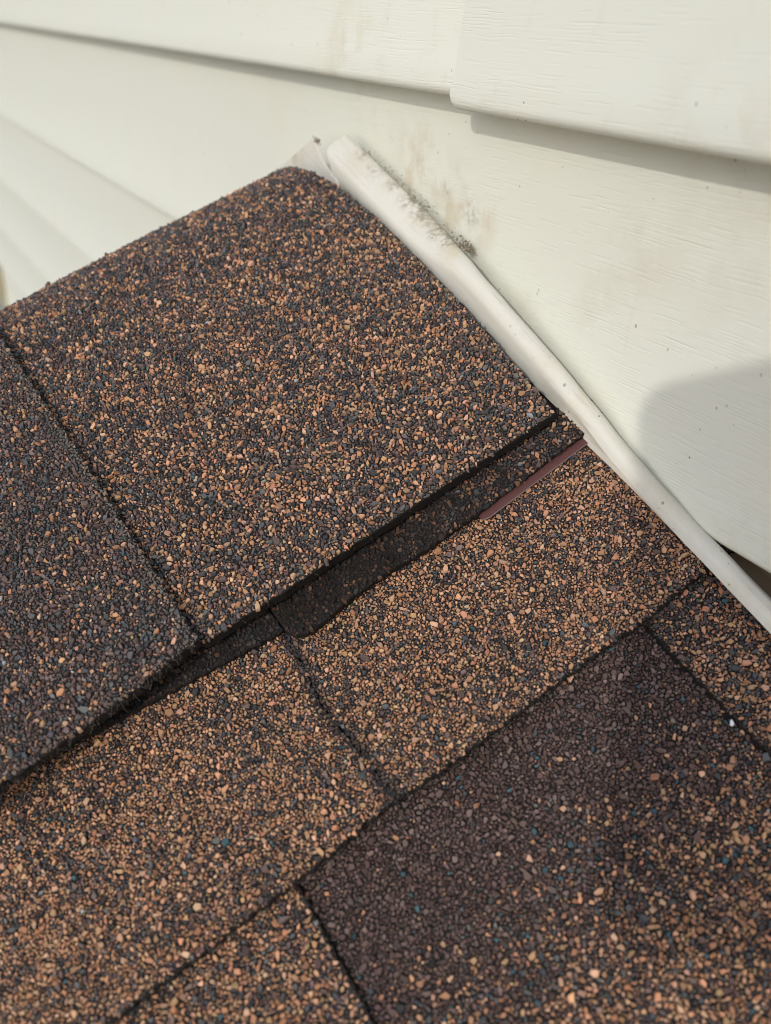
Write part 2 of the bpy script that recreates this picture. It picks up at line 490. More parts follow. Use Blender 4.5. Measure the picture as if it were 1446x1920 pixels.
def slab(name, outline, n_top, n_bot, mat, parent, step=2.0, ragged=0.35, seed=1.0):
    """flat shingle sheet: outline in (h, d), its edge worn uneven"""
    pts = []
    for (a, b), (c, d) in zip(outline, outline[1:] + outline[:1]):
        L = math.hypot(c - a, d - b); k = max(1, int(L / step))
        nx, ny = -(d - b) / max(L, 1e-6), (c - a) / max(L, 1e-6)
        for i in range(k):
            t = i / k
            w = float(wob(t * L, seed + a * 0.1, ragged)) * min(1, 4 * t, 4 * (1 - t) + 0.01) if L < 400 else 0
            pts.append((a + (c - a) * t + nx * w, b + (d - b) * t + ny * w))
    k = len(pts)
    hs = np.array([p[0] for p in pts]); ds = np.array([p[1] for p in pts])
    top = roof_pt(hs, ds, np.full(k, n_top))
    low = hs * 0 + n_bot
    bot = roof_pt(hs, ds + 0.3, low)
    faces = [list(range(k)), list(range(2 * k - 1, k - 1, -1))]
    faces += [(i, i + k, (i + 1) % k + k, (i + 1) % k) for i in range(k)]
    return link_mesh(name, list(top) + list(bot), faces, mat, parent)

roof = empty("roof")
tag(roof, "brown speckled shingle roof with folded caps along its ridge", "roof", None, "thing")

# boards under the shingles, both slopes
def deck():
    # near slope: plane h,d at n = -22 ; far slope mirrored over the ridge
    hs = [-900, 24]
    P = []
    for h in hs:
        for (s, n) in ((-900, -19), (150, -19), (RIDGE_D, -19), (RIDGE_D + 12, -20), (RIDGE_D + 25, -20), (RIDGE_D + 420, -19)):
            P.append(bend(h, s, n)[0])
        for (s, n) in ((RIDGE_D + 420, -32), (RIDGE_D + 25, -33), (RIDGE_D + 12, -33), (RIDGE_D, -32), (150, -32), (-900, -32)):
            P.append(bend(h, s, n)[0])
    k = 12
    F = [list(range(k)), list(range(2 * k - 1, k - 1, -1))] + [(i, (i + 1) % k, (i + 1) % k + k, i + k) for i in range(k)]
    return link_mesh("roof_deck", P, F, M_SPECK, roof)
deck()

# ---- ridge caps: bent sheets
def cap_sheet(name, edge_lo, h_lo, h_hi, top_off, thick, s_end):
    """edge_lo(h): lower edge in s; h_lo(s)/h_hi(s): side edges; returns the sheet"""
    ns, nh = 60, 40
    top, bot = [], []
    ss = np.linspace(0, 1, ns); hh = np.linspace(0, 1, nh)
    for t in ss:
        s_lin = t * s_end
        a, b = h_lo(s_lin), h_hi(s_lin)
        h = a + (b - a) * hh
        s = edge_lo(h) + t * (s_end - edge_lo(h))
        h = h + wob(s, 3.0, 0.25) * 0
        top.append(bend(h, s, top_off(h, s) - 0.55)[0])
        bot.append(bend(h, s + (0.2 if t < 0.5 else 0), top_off(h, s) - 0.55 - thick)[0])
    V = np.concatenate([np.array(top).reshape(-1, 3), np.array(bot).reshape(-1, 3)])
    m = ns * nh
    F = []
    for i in range(ns - 1):
        for j in range(nh - 1):
            q = i * nh + j
            F.append((q, q + 1, q + nh + 1, q + nh))
            F.append((m + q, m + q + nh, m + q + nh + 1, m + q + 1))
    ring = [j for j in range(nh)] + [i * nh + nh - 1 for i in range(1, ns)] + [(ns - 1) * nh + j for j in range(nh - 2, -1, -1)] + [i * nh for i in range(ns - 2, 0, -1)]
    for a, b in zip(ring, ring[1:] + ring[:1]):
        F.append((a, a + m, b + m, b))
    o = link_mesh(name, V, F, M_ASPHALT, roof)
    o.data.materials.append(M_SPECK)
    far = (RIDGE_D + RIDGE_R * math.radians(50))
    return o

def dust_shade(col, amount, to=(0.15, 0.135, 0.105)):  # blends towards dust and grit; on the under-cap strips, towards painted shade too
    a = np.clip(amount, 0, 1)[:, None]
    return col * (1 - a) + np.array(to) * a

S_GR = RIDGE_D + RIDGE_R * math.radians(52) + 12

# first cap, next to the wall
def c1_lo(h):
    return -0.9 + wob(h, 1.3, 0.45) + np.clip(-(h + 143.5), 0, 40) * 0.9
def c1_hi(s):
    s = np.asarray(s, float)
    e = np.interp(s, [0, 20, 57, 97, 132, 160, 185, 230, 400], [0.0, 2.6, 7.2, 10.6, 12.9, 12.4, 8.0, 5.5, 5.0])
    return e + wob(s, 4.1, 0.45)
def c1_n(h, s):
    h, s = np.asarray(h, float), np.asarray(s, float)
    return 0.5 * np.sin(h * 0.03 + 1) * np.sin(s * 0.025) - 1.2 * np.clip((-h - 146) / 6, 0, 1) * 0
cap1 = cap_sheet("ridge_cap", c1_lo, lambda s: -186.0, lambda s: float(c1_hi(s)), c1_n, 4.2, 340.0)

def in_c1(h, s):
    return (s > c1_lo(h) + 0.55) & (h < c1_hi(s) - 0.3) & (h > -151)
g = scatter(-151, 15, -1, S_GR, in_c1, COARSE)
h_, s_, r_ = g.T
pt = 0.41 - 0.17 * np.clip((s_ - 95) / 90, 0, 1)
c, gl = colour(h_, s_, pt, 0.45, 0.002, 0.003, 1.0)
edge = np.clip(1 - (s_ - c1_lo(h_)) / 3.2, 0, 1) * 0.45 + np.clip(1 - (c1_hi(s_) - h_) / 5.0, 0, 1) * 0.75 * (patchy(h_, s_, 0.12, 4) > -0.25)
c = dust_shade(c, edge * rng.uniform(0.3, 1.0, len(edge)))
P, nn, tt = bend(h_, s_, c1_n(h_, s_) - 0.6)
granules(cap1, P, nn, tt, r_, c, gl)

# second cap, lapped over the first
def c2_lo(h):
    return np.interp(h, [-330, -202, -186, -168, -145, -140], [-6.4, -6.0, -5.0, -3.6, -0.5, -0.3]) + wob(h, 2.2, 0.9, 0.5)
def c2_hi(s):
    return -144.7 - np.clip((np.asarray(s, float) - 90) / 80, 0, 2) * 1.6 + wob(s, 7.3, 0.55)
def c2_n(h, s):
    h, s = np.asarray(h, float), np.asarray(s, float)
    return 3.6 + np.clip((-145 - h) / 60, 0, 1.2) * 1.8 * np.clip(1 - s / 120, 0, 1) + 0.4 * np.sin(h * 0.05) * np.sin(s * 0.03)
cap2 = cap_sheet("ridge_cap", c2_lo, lambda s: -286.0, lambda s: float(c2_hi(s)), c2_n, 4.4, 340.0)
def in_c2(h, s):
    return (s > c2_lo(h) + 0.6) & (h < c2_hi(s) - 0.3)
g = scatter(-284, -143, -7, S_GR, in_c2, COARSE)
h_, s_, r_ = g.T
c, gl = colour(h_, s_, 0.15, 0.62, 0.002, 0.003, 17.0)
edge = np.clip(1 - (c2_hi(s_) - h_) / 4.5, 0, 1) * 0.8 + np.clip(1 - (s_ - c2_lo(h_)) / 4.0, 0, 1) * 0.35
c = dust_shade(c, edge * rng.uniform(0.3, 1.0, len(edge)), (0.16, 0.15, 0.125))
P, nn, tt = bend(h_, s_, c2_n(h_, s_) - 0.6)
granules(cap2, P, nn, tt, r_, c, gl)

# ---- ragged strip showing under the first cap
def u_lo(h):
    return np.interp(h, [-121, -119, -114, -106, -96, -88, -67, -46, -20, 5, 20], [-6.5, -12.8, -14.6, -14.0, -12.6, -12.3, -13.2, -13.0, -11.6, -10.4, -10.0]) + wob(h, 5.1, 0.5, 0.8)
hs = np.linspace(-120.5, 20, 90)
ol = [(float(h), float(u_lo(h))) for h in hs] + [(20, 40), (-120.5, 40)]
strip = slab("under_cap_shingle", ol, -7.4, -10.6, M_ASPHALT, roof, 1.5, 0.0)
g = scatter(-121, 20, -16, 4, lambda h, d: (d > u_lo(h) + 0.2) & (h > -120), COARSE)
h_, s_, r_ = g.T
c, gl = colour(h_, s_, 0.17, 0.62, 0.002, 0.006, 29.0)
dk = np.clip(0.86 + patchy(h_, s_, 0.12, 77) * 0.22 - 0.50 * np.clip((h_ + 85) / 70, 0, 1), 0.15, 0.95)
c = dust_shade(c, dk, (0.012, 0.0105, 0.009))  # grime and the cap's shade, both put into the chip colour
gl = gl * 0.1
granules(strip, roof_pt(h_, s_, np.full(len(h_), -7.5)), np.tile(N, (len(h_), 1)), np.tile(D, (len(h_), 1)), r_, c, gl)

# ---- its neighbour below the second cap, black from grime and painted-in shade
def v_lo(h):
    return np.interp(h, [-330, -216, -198, -180, -162, -147, -138, -119], [2.5, 1.3, 0.2, -1.8, -3.8, -5.4, -6.4, -8.4]) + wob(h, 9.4, 0.5, 0.5)
hs = np.linspace(-330, -121.0, 150)
ol = [(float(h), float(v_lo(h))) for h in hs] + [(-121.0, 40), (-330, 40)]
strip = slab("under_cap_shingle", ol, -8.8, -11.2, M_ASPHALT, roof, 1.5, 0.0)
g = scatter(-232, -121, -10, 8, lambda h, d: (d > v_lo(h) + 0.4) & (h < -121.4), COARSE)
h_, s_, r_ = g.T
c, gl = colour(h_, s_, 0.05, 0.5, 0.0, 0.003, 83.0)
c = dust_shade(c, np.clip(0.80 + patchy(h_, s_, 0.12, 15) * 0.3, 0, 0.95), (0.016, 0.015, 0.014))
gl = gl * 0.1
granules(strip, roof_pt(h_, s_, np.full(len(h_), -8.9)), np.tile(N, (len(h_), 1)), np.tile(D, (len(h_), 1)), r_, c, gl)

# ---- upper course of field shingles, two pieces meeting at a butt joint
def a_lo(h):
    return -74.0 + wob(h, 0.7, 0.8, 0.4) + 1.3 * np.exp(-((np.asarray(h, float) + 128) / 14) ** 2) - 1.0 * np.exp(-((np.asarray(h, float) + 27) / 10) ** 2)
def joint(d):
    return np.interp(d, [-76, -69, -61, -51, -35, -24, -10, 40], [-121.9, -122.3, -122.6, -123.3, -124.3, -122.4, -120.9, -120.5]) + wob(d, 8.8, 0.45, 0.5)
def field_piece(h0, h1, left_joint, right_joint, p_tan, p_brown, seed):
    ds = np.linspace(40, -73.5, 60)
    lo_h = np.linspace(h0, h1, 160)
    if left_joint:
        lo_h = np.linspace(float(joint(-73.5)) + 0.55, h1, 160)
    if right_joint:
        lo_h = np.linspace(h0, float(joint(-73.5)) - 0.55, 160)
    ol = [(float(h), float(a_lo(h))) for h in lo_h]
    if right_joint:
        ol += [(float(joint(d)) - 0.3, float(d)) for d in ds[::-1]]
    else:
        ol += [(h1, 40.0)]
    if left_joint:
        ol += [(float(joint(d)) + 0.3, float(d)) for d in ds]
    else:
        ol += [(h0, 40.0)]
    o = slab("field_shingle", ol, -11.5, -15.4, M_ASPHALT, roof, 50.0, 0.0)
    def ins(h, d):
        k = d > a_lo(h) + 0.7
        if left_joint: k &= h > joint(d) + 0.1 + 0.8 * np.clip(np.sin(d * 0.9) + np.sin(d * 2.3 + 1), 0, 1)
        if right_joint: k &= h < joint(d) - 0.1 - 0.8 * np.clip(np.sin(d * 0.7 + 2) + np.sin(d * 1.9), 0, 1)
        return k
    g = scatter(max(h0, -290), h1, -76, 12, ins, FINE)
    h_, s_, r_ = g.T
    c, gl = colour(h_, s_, p_tan, p_brown, 0.008, 0.002, seed, 0.22)
    e = np.clip(1 - (s_ - a_lo(h_)) / 2.2, 0, 1) * (patchy(h_, s_, 0.35, 3) > -0.1) * 0.6
    c = dust_shade(c, e, (0.055, 0.052, 0.046))
    # grit-darkened joint
    je = np.clip(1.25 - np.abs(h_ - joint(s_)) / 2.8, 0, 1) * (patchy(h_, s_, 0.2, 5) > -0.3) * 0.9
    c = dust_shade(c, je, (0.035, 0.037, 0.043))
    granules(o, roof_pt(h_, s_, np.full(len(h_), -11.6)), np.tile(N, (len(h_), 1)), np.tile(D, (len(h_), 1)), r_, c, gl)
    return o
field_piece(-292, -120, False, True, 0.66, 0.60, 41.0)
field_piece(-124, 21, True, False, 0.66, 0.58, 53.0)

# ---- lower course: dark backing layer with two tan tabs laid on it
B_TOP = -17.6
low = slab("field_shingle", [(-292, -216), (24, -216), (24, 20), (-292, 20)], B_TOP - 0.1, B_TOP - 3.0, M_ASPHALT, roof, 900.0, 0.0)
def b1(d):      # right edge of the left tab
    return np.interp(d, [-220, -114, -103, -93, -81, -70], [-160.4, -159.6, -159.0, -158.9, -158.3, -157.6]) + wob(d, 2.9, 0.5, 0.5)
def b2(d):      # left edge of the right tab
    return np.interp(d, [-220, -120, -98, -82, -75, -60], [-27.5, -27.6, -27.3, -26.9, -26.4, -25.8]) + wob(d, 6.1, 0.5, 0.5)
ds = np.linspace(-215, -60, 110)
slab("tab", [(-292, -215.0)] + [(float(b1(d)), float(d)) for d in ds] + [(-292, -60.0)], -15.9, B_TOP - 0.2, M_ASPHALT, low, 900.0, 0.0)
slab("tab", [(24, -60.0)] + [(float(b2(d)), float(d)) for d in ds[::-1]] + [(24, -215.0)], -15.9, B_TOP - 0.2, M_ASPHALT, low, 900.0, 0.0)
g = scatter(-290, 22, -214, -70, lambda h, d: d < 999, MEDIUM)
h_, s_, r_ = g.T
on1 = h_ < b1(s_) - 0.3
on2 = h_ > b2(s_) + 0.3
gap = ((h_ - b1(s_) > -0.5) & (h_ - b1(s_) < 0.5)) | ((b2(s_) - h_ > -0.5) & (b2(s_) - h_ < 0.4))
onT = on1 | on2
fade = np.clip((-98 - s_) / 48, 0, 1) ** 1.2 * (0.75 + 0.5 * np.clip((h_ + 150) / 130, 0, 1))
fade = np.maximum(fade * 0.58, 0.12 * np.clip((h_ + 60) / 40, 0, 1) * np.clip((-90 - s_) / 20, 0, 1))
ptan = np.where(onT, np.where(on1, 0.60, 0.58), 0.015 + fade)
ptan = np.where(on2 & (s_ > -88), 0.47, ptan)
pbr = np.where(onT, 0.55, 0.98 - 0.45 * np.clip(fade * 2, 0, 1))
c, gl = colour(h_, s_, ptan, pbr, np.where(onT, 0.010, 0.016), 0.0007, 71.0, 0.10)
brn = (~onT) & (c.max(axis=1) < 0.16) & (c[:, 0] > c[:, 2])
c[brn] *= np.array([0.95, 0.88, 0.84])
e = np.where(on1, np.clip(1 - (b1(s_) - h_) / 1.6, 0, 1), 0) + np.where(on2, np.clip(1 - (h_ - b2(s_)) / 1.8, 0, 1), 0)
c = dust_shade(c, e * 0.7 * (patchy(h_, s_, 0.3, 8) > -0.2), (0.05, 0.048, 0.043))
keep = ~gap
h_, s_, r_, c, gl, onT = h_[keep], s_[keep], r_[keep], c[keep], gl[keep], onT[keep]
nz = np.where(onT, -16.0, B_TOP - 0.2)
granules(low, roof_pt(h_, s_, nz), np.tile(N, (len(h_), 1)), np.tile(D, (len(h_), 1)), r_, c, gl)

# ---- frayed fibres along the worn edges
def hairs(spots):
    V, F = [], []
    for h, d, n, L, sgn in spots:
        a = random.uniform(-1.2, 1.2)
        dirv = np.array([math.sin(a) * 0.8, -abs(math.cos(a)), random.uniform(-0.5, 0.5)])
        curl = np.array([random.uniform(-1, 1), random.uniform(-1, 1), random.uniform(-0.6, 0.6)]) * 0.5
        w = random.uniform(0.035, 0.06)
        p0 = None
        for i in range(5):
            t = i / 4
            q = np.array([h, d, n]) + dirv * L * t + curl * L * t * t
            ring = [roof_pt(q[0] + w * math.cos(x), q[1] + w * math.sin(x) * 0.6, q[2] + w * math.sin(x)) for x in (0, 2.1, 4.2)]
            b = len(V); V += ring
            if i:
                for k in range(3):
                    F.append((b - 3 + k, b - 3 + (k + 1) % 3, b + (k + 1) % 3, b + k))
    return V, F
sp = []
for _ in range(150):
    h = random.uniform(-230, -146); sp.append((h, float(c2_lo(h)) + 0.4, random.uniform(1.5, 4.5), random.uniform(0.8, 2.6), 1))
for _ in range(420):
    h = random.uniform(-225, -2); sp.append((h, float(a_lo(h)) + 0.3, random.uniform(-14.6, -11.2), random.uniform(0.5, 1.7), 1))
for _ in range(90):
    d = random.uniform(-125, -76); sp.append((float(b1(d)) - 0.2, d, random.uniform(-16, -14.8), random.uniform(0.5, 1.3), 1))
    d = random.uniform(-135, -76); sp.append((float(b2(d)) + 0.2, d, random.uniform(-16, -14.8), random.uniform(0.5, 1.3), 1))
for _ in range(25):
    h = random.uniform(-142, -5); sp.append((h, float(c1_lo(h)) + 0.3, random.uniform(-2, -0.3), random.uniform(0.5, 1.4), 1))
V, F = hairs(sp)
fib = link_mesh("frayed_fibres", V, F, M_FIBRE, roof)
fib["kind"] = "stuff"

# ------------------------------------------------------------------ metal strip under the ragged edge
st = empty("metal_strip")
st.location = tuple(roof_pt(-20, -12, -10.5))
bpy.context.view_layer.update()
tag(st, "narrow reddish brown metal strip poking out below the dark ragged shingle edge", "metal strip")
hs = np.linspace(-44.6, 14, 24)
lo = np.interp(hs, [-44.6, -44.2, 5, 14], [-14.8, -15.7, -13.1, -12.8])
up = np.full(len(hs), -4.0)
V = list(roof_pt(hs, lo, np.full(24, -9.6))) + list(roof_pt(hs, up, np.full(24, -9.3))) + list(roof_pt(hs, lo, np.full(24, -10.0))) + list(roof_pt(hs, up, np.full(24, -9.7)))
F = []
for i in range(23):
    F += [(i, i + 1, 25 + i, 24 + i), (48 + i, 72 + i, 73 + i, 49 + i), (i, 48 + i, 49 + i, i + 1), (24 + i, 25 + i, 73 + i, 72 + i)]
F += [(0, 24, 72, 48), (23, 71, 95, 47)]
o = link_mesh("strip_sheet", V, F, M_STRIP)
o.parent = st; o.matrix_parent_inverse = st.matrix_world.inverted()
# bare cut edge
V = []; F = []
for i, h in enumerate(hs):
    for dn, nn_ in ((0.02, -9.55), (-0.12, -9.6), (-0.12, -10.0)):
        V.append(roof_pt(h, lo[i] + dn, nn_))
    if i:
        b = 3 * i
        F += [(b - 3, b - 2, b + 1, b), (b - 2, b - 1, b + 2, b + 1)]
o = link_mesh("cut_edge", V, F, M_STRIP_EDGE)
o.parent = st; o.matrix_parent_inverse = st.matrix_world.inverted()

# ------------------------------------------------------------------ siding wall
wall = empty("siding_wall")
tag(wall, "cream vinyl lap siding wall with pressed wood grain", "wall", None, "thing")
PITCH = 118.0
Y_TOP, Y_LAP = -1.5, -14.3
def profile(zb, height, yo):
    """closed outline in (y, z) of one clapboard, butt edge rounded"""
    pts = [(Y_TOP + yo, zb + height)]
    for k in range(1, 15):
        t = k / 14
        z = zb + height + (4.0 - height) * t
        pts.append((Y_TOP + (Y_LAP - Y_TOP) * t ** 2.9 + yo, z))
    for a in (20, 45, 70, 90):
        r = 3.2
        pts.append((Y_LAP + r - r * math.cos(math.radians(a)) + yo - 0.1, zb + 3.6 - 3.6 * math.sin(math.radians(a))))
    pts += [(Y_LAP + 6.5 + yo, zb + 0.5), (-4.5, zb + 1.2), (-4.0, zb + 6), (-0.6, zb + height - 4), (-0.4, zb + height)]
    return pts

def panel(x0, x1, zb, height=PITCH + 5, yo=0.0, round_left=False, mat=None):
    xs = [x0, x1]
    if round_left:
        xs = [x0, x0 + 0.2, x0 + 0.6, x0 + 1.2, x0 + 2.0, x0 + 3.0, x0 + 4.5, x1]
    V, F = [], []
    for x in xs:
        lift = 0.0
        if round_left:
            rr = 2.4; q = max(0, rr - (x - x0)); lift = rr - math.sqrt(max(0, rr * rr - q * q))
        pr = profile(zb, height, yo)
        for y, z in pr:
            w = max(0.0, 1 - (z - zb) / 9.0)
            V.append(Vector((x * MM, y * MM, (z + lift * w) * MM)))
    k = len(pr)
    for i in range(len(xs) - 1):
        for j in range(k):
            a, b = i * k + j, i * k + (j + 1) % k
            F.append((a, b, b + k, a + k))
    F += [list(range(k)), list(range((len(xs) - 1) * k, len(xs) * k))]
    o = link_mesh("siding_panel", V, F, mat or M_SIDING, wall)
    me = o.data
    for p in me.polygons:
        p.use_smooth = len(p.vertices) == 4
    try:
        me.set_sharp_from_angle(angle=math.radians(50))
    except Exception:
        pass
    return o
X_END = -1890.0
# the lapped course over the roof end: left board slips behind the right one
panel(X_END, -52.0, 92.0, PITCH + 5)
panel(-76.4, 1500.0, 88.6, PITCH + 8, -3.2, True, M_SIDING_OVER)
# the long course the roof dies into
panel(X_END, 1500.0, -26.3, PITCH + 3)
# courses below; beside the trim the next board is cut short
panel(X_END, 20.0, -26.3 - PITCH)
panel(20.4, 1500.0, -26.3 - PITCH, 84.0)
for k in range(2, 24):
    panel(X_END, 1500.0, -26.3 - PITCH * k)
for k in range(2, 13):
    panel(X_END, 1500.0, -26.3 + PITCH * k)
def box(name, x0, x1, y0, y1, z0, z1, mat, parent=None, bev=0.0):
    bm = bmesh.new()
    bmesh.ops.create_cube(bm, size=1)
    for v in bm.verts:
        v.co = Vector(((x0 + x1) / 2 + v.co.x * (x1 - x0), (y0 + y1) / 2 + v.co.y * (y1 - y0), (z0 + z1) / 2 + v.co.z * (z1 - z0))) * MM
    if bev:
        bmesh.ops.bevel(bm, geom=list(bm.edges), offset=bev * MM, segments=3, affect='EDGES')
    me = bpy.data.meshes.new(name); bm.to_mesh(me); bm.free()
    me.materials.append(mat)
    o = bpy.data.objects.new(name, me); COL.objects.link(o)
    if parent: o.parent = parent
    return o
box("backing_board", X_END, 1500, -0.3, 90, -2820, 1500, M_BACK, wall)
box("corner_post", X_END - 60, X_END - 0.2, -22, 70, -2820, 1500, M_CORNER, wall, 4.0)

# ------------------------------------------------------------------ rounded trim along the roof line
trim = empty("channel_trim")
tag(trim, "cream rounded vinyl trim sloping down between the siding and the shingles", "trim", None, "thing")
TD = np.array([0.9436, 0.0, -0.331])       # down along the trim
TU = np.array([0.331, 0.0, 0.9436])        # across it, in the wall plane
def trim_top(x):
    return float(np.interp(x, [-180, -75, -48, -28, -8, 8, 22, 41, 60, 420], [20.4, 20.0, 17.6, 16.1, 13.8, 11.5, 9.3, 7.7, 7.0, 6.9])) + 0.12 * math.sin(x * 0.31) + 0.08 * math.sin(x * 0.83)
def trim_sect(x):
    """(y, t) outline of the trim at wall position x: flat lower face, rolled bead on top; t is measured across, from the lower edge"""
    T = trim_top(x) - 0.4
    w = min(max((x + 108) / 46, 0), 1); w = w * w * (3 - 2 * w)
    rec = min(max((x + 25) / 60, 0), 1)
    yb = -20.8 + 2.2 * rec * rec * (3 - 2 * rec)
    f = max(T - 6.6, 0.4)
    flat = [(-14.5, -1.4), (-19.8, -1.2), (-20.8, -0.4), (-21.2, 3.5), (-21.2, 8.0), (-20.7, 10.0), (-19.4, 11.4), (-16.0, 13.5),
            (-12.6, 15.3), (-10.4, 16.2), (-9.3, 15.8), (-9.3, 12), (-12.0, 2)]
    roll = [(-14.5, -1.4), (yb + 1.2, -1.2), (yb + 0.2, -0.8), (yb, f * 0.45), (yb + 0.2, f), (-21.0, T - 4.6), (-20.4, T - 2.6), (-18.9, T - 0.8),
            (-16.8, T), (-14.8, T - 0.5), (-13.5, T - 2.2), (-13.3, T - 4.2), (-13.3, max(T - 6, 0.6))]
    return [(a[0] + (b[0] - a[0]) * w, a[1] + (b[1] - a[1]) * w) for a, b in zip(flat, roll)]
def trim_base(x):
    return -8.8 - 0.3505 * x + 0.5 * math.sin(x * 0.02)
xs = list(np.linspace(-177.5, 420, 100))
V, F = [], []
for x in xs:
    zb = trim_base(x)
    for y, t in trim_sect(x):
        sl = 0.0
        if x < -150: sl = 0
        xe = x + (-166.5 - 0.95 * min(t, 11.0) + 178) * max(0.0, 1 - (x + 177.5) / 30.0)      # the end is cut on a slant
        V.append(((xe + TU[0] * t) * MM, y * MM, (zb - 0.3505 * (xe - x) + TU[2] * t) * MM))
k = 13
for i in range(len(xs) - 1):
    for j in range(k):
        F.append((i * k + j, i * k + (j + 1) % k, (i + 1) * k + (j + 1) % k, (i + 1) * k + j))
F += [list(range(k)), list(range((len(xs) - 1) * k, len(xs) * k))]
o = link_mesh("channel", V, F, M_TRIM, trim)
for p in o.data.polygons: p.use_smooth = len(p.vertices) == 4
o.data.set_sharp_from_angle(angle=math.radians(55))
V, F = [], []
xb = list(np.linspace(15, 420, 30))
for x in xb:
    zb = trim_base(x)
    for y, t in ((-15.5, -1.5), (-15.5, -1.0), (-3.2, -0.6), (-3.2, 22), (-2.4, 22), (-2.4, -1.5)):
        V.append(((x + TU[0] * t) * MM, y * MM, (zb + TU[2] * t) * MM))
for i in range(len(xb) - 1):
    for j in range(6):
        F.append((i * 6 + j, i * 6 + (j + 1) % 6, (i + 1) * 6 + (j + 1) % 6, (i + 1) * 6 + j))
F += [list(range(6)), list(range((len(xb) - 1) * 6, len(xb) * 6))]
link_mesh("channel_back", V, F, M_BACK, trim)
# the piece of the other slope's trim, folded round the ridge
pts = [(-187.5, 65.6), (-185.3, 63.6), (-181.5, 60.0), (-176.3, 56.2), (-170, 53.2), (-164, 51.2), (-158, 45), (-175, 36), (-262, 18), (-262, 36), (-224, 50.2), (-206, 58)]
def tab_y(x):
    return -21.6 + 0.06 * max(0.0, -166 - x)
V = [(x * MM, tab_y(x) * MM, z * MM) for x, z in pts] + [(x * MM, (tab_y(x) + 1.2) * MM, z * MM) for x, z in pts]
k = len(pts)
F = [list(range(k)), list(range(2 * k - 1, k - 1, -1))] + [(i, i + k, (i + 1) % k + k, (i + 1) % k) for i in range(k)]
link_mesh("end_tab", V, F, M_TAB, trim)

# ------------------------------------------------------------------ grit and old sealant behind the trim's top end
def lumps(name, spots, mat, parent=None):
    V, F = [], []
    for (x, y, z, r) in spots:
        bm = bmesh.new()
        bmesh.ops.create_icosphere(bm, subdivisions=1, radius=1.0)
        b = len(V)
        s = [random.uniform(0.6, 1.3) for _ in range(3)]
        for v in bm.verts:
            j = random.uniform(0.75, 1.25)
            V.append(((x + v.co.x * r * s[0] * j) * MM, (y + v.co.y * r * s[1] * j) * MM, (z + v.co.z * r * s[2] * j) * MM))
        F += [tuple(b + v.index for v in f.verts) for f in bm.faces]
        bm.free()
    return link_mesh(name, V, F, mat, parent)
def seam_pt(x, t, y):
    return (x + TU[0] * t, y, trim_base(x) + TU[2] * t)
sp = []
for x0, sx, t0, st_, cnt, rm in ((-157, 3.0, 12.8, 0.8, 12, 0.24), (-138, 4.5, 13.0, 0.9, 22, 0.26), (-116, 7.0, 12.6, 1.4, 60, 0.20),
                                 (-101, 5.0, 12.4, 1.3, 40, 0.20), (-86, 2.6, 13.2, 0.9, 110, 0.42)):
    for _ in range(cnt):
        x = random.gauss(x0, sx)
        if x < -163 or x > -79.5: continue
        yy = random.uniform(-9.8, -5.0)
        sp.append((*seam_pt(x, 16.4 - 0.1 * (yy + 9) + random.gauss(0, st_ * 0.7), yy), rm * random.choice([0.4, 0.6, 0.8, 1.0, 1.4])))
d = lumps("dirt", sp, M_DIRT); tag(d, "grey grit lodged behind the top of the sloping cream trim", "dirt", None, "stuff")
sp = []
for _ in range(22):
    x = random.gauss(-140, 9) if random.random() < 0.7 else random.uniform(-125, -90)
    yy = random.uniform(-10.5, -7)
    sp.append((*seam_pt(x, 16.2 + random.gauss(0, 0.5), yy), random.uniform(0.3, 0.8)))
o = lumps("sealant_bead", sp, M_SEAL); o.parent = trim; o["kind"] = "stuff"
sp = [(-186.6 + random.gauss(0, 1.3), -19.0 + random.uniform(-0.8, 2), 64.8 + random.gauss(0, 0.9), random.uniform(0.15, 0.5)) for _ in range(45)]
o = lumps("dirt", sp, M_DIRT); tag(o, "dark grit caught at the peak where the trim folds", "dirt", None, "stuff")

# ------------------------------------------------------------------ small white flake on the shingles
P = roof_pt(-29.5, -113.0, -15.4)
bm = bmesh.new()
vs = [bm.verts.new(Vector((math.cos(a) * 1.1 * q, math.sin(a) * 0.65 * q, 0)) * MM) for a, q in ((0, 1), (1.1, .8), (2.2, 1.1), (3.3, .9), (4.4, 1.05), (5.4, .8))]
f = bm.faces.new(vs)
ex = bmesh.ops.extrude_face_region(bm, geom=[f])
for v in ex["geom"]:
    if isinstance(v, bmesh.types.BMVert): v.co.z += 0.4 * MM
bmesh.ops.recalc_face_normals(bm, faces=bm.faces)
me = bpy.data.meshes.new("paint_flake"); bm.to_mesh(me); bm.free(); me.materials.append(M_CHIP)
o = bpy.data.objects.new("paint_flake", me); COL.objects.link(o)
o.location = tuple(P)
o.rotation_euler = Vector(N).to_track_quat('Z', 'X').to_euler()
tag(o, "tiny white paint flake lying on the shingle beside the tan tab edge", "flake")

# ------------------------------------------------------------------ the ground far below, and the photographer's phone
gnd = box("ground", -40000, 40000, -40000, 40000, -2830, -2800, M_GROUND)
tag(gnd, None, None, None, "structure")

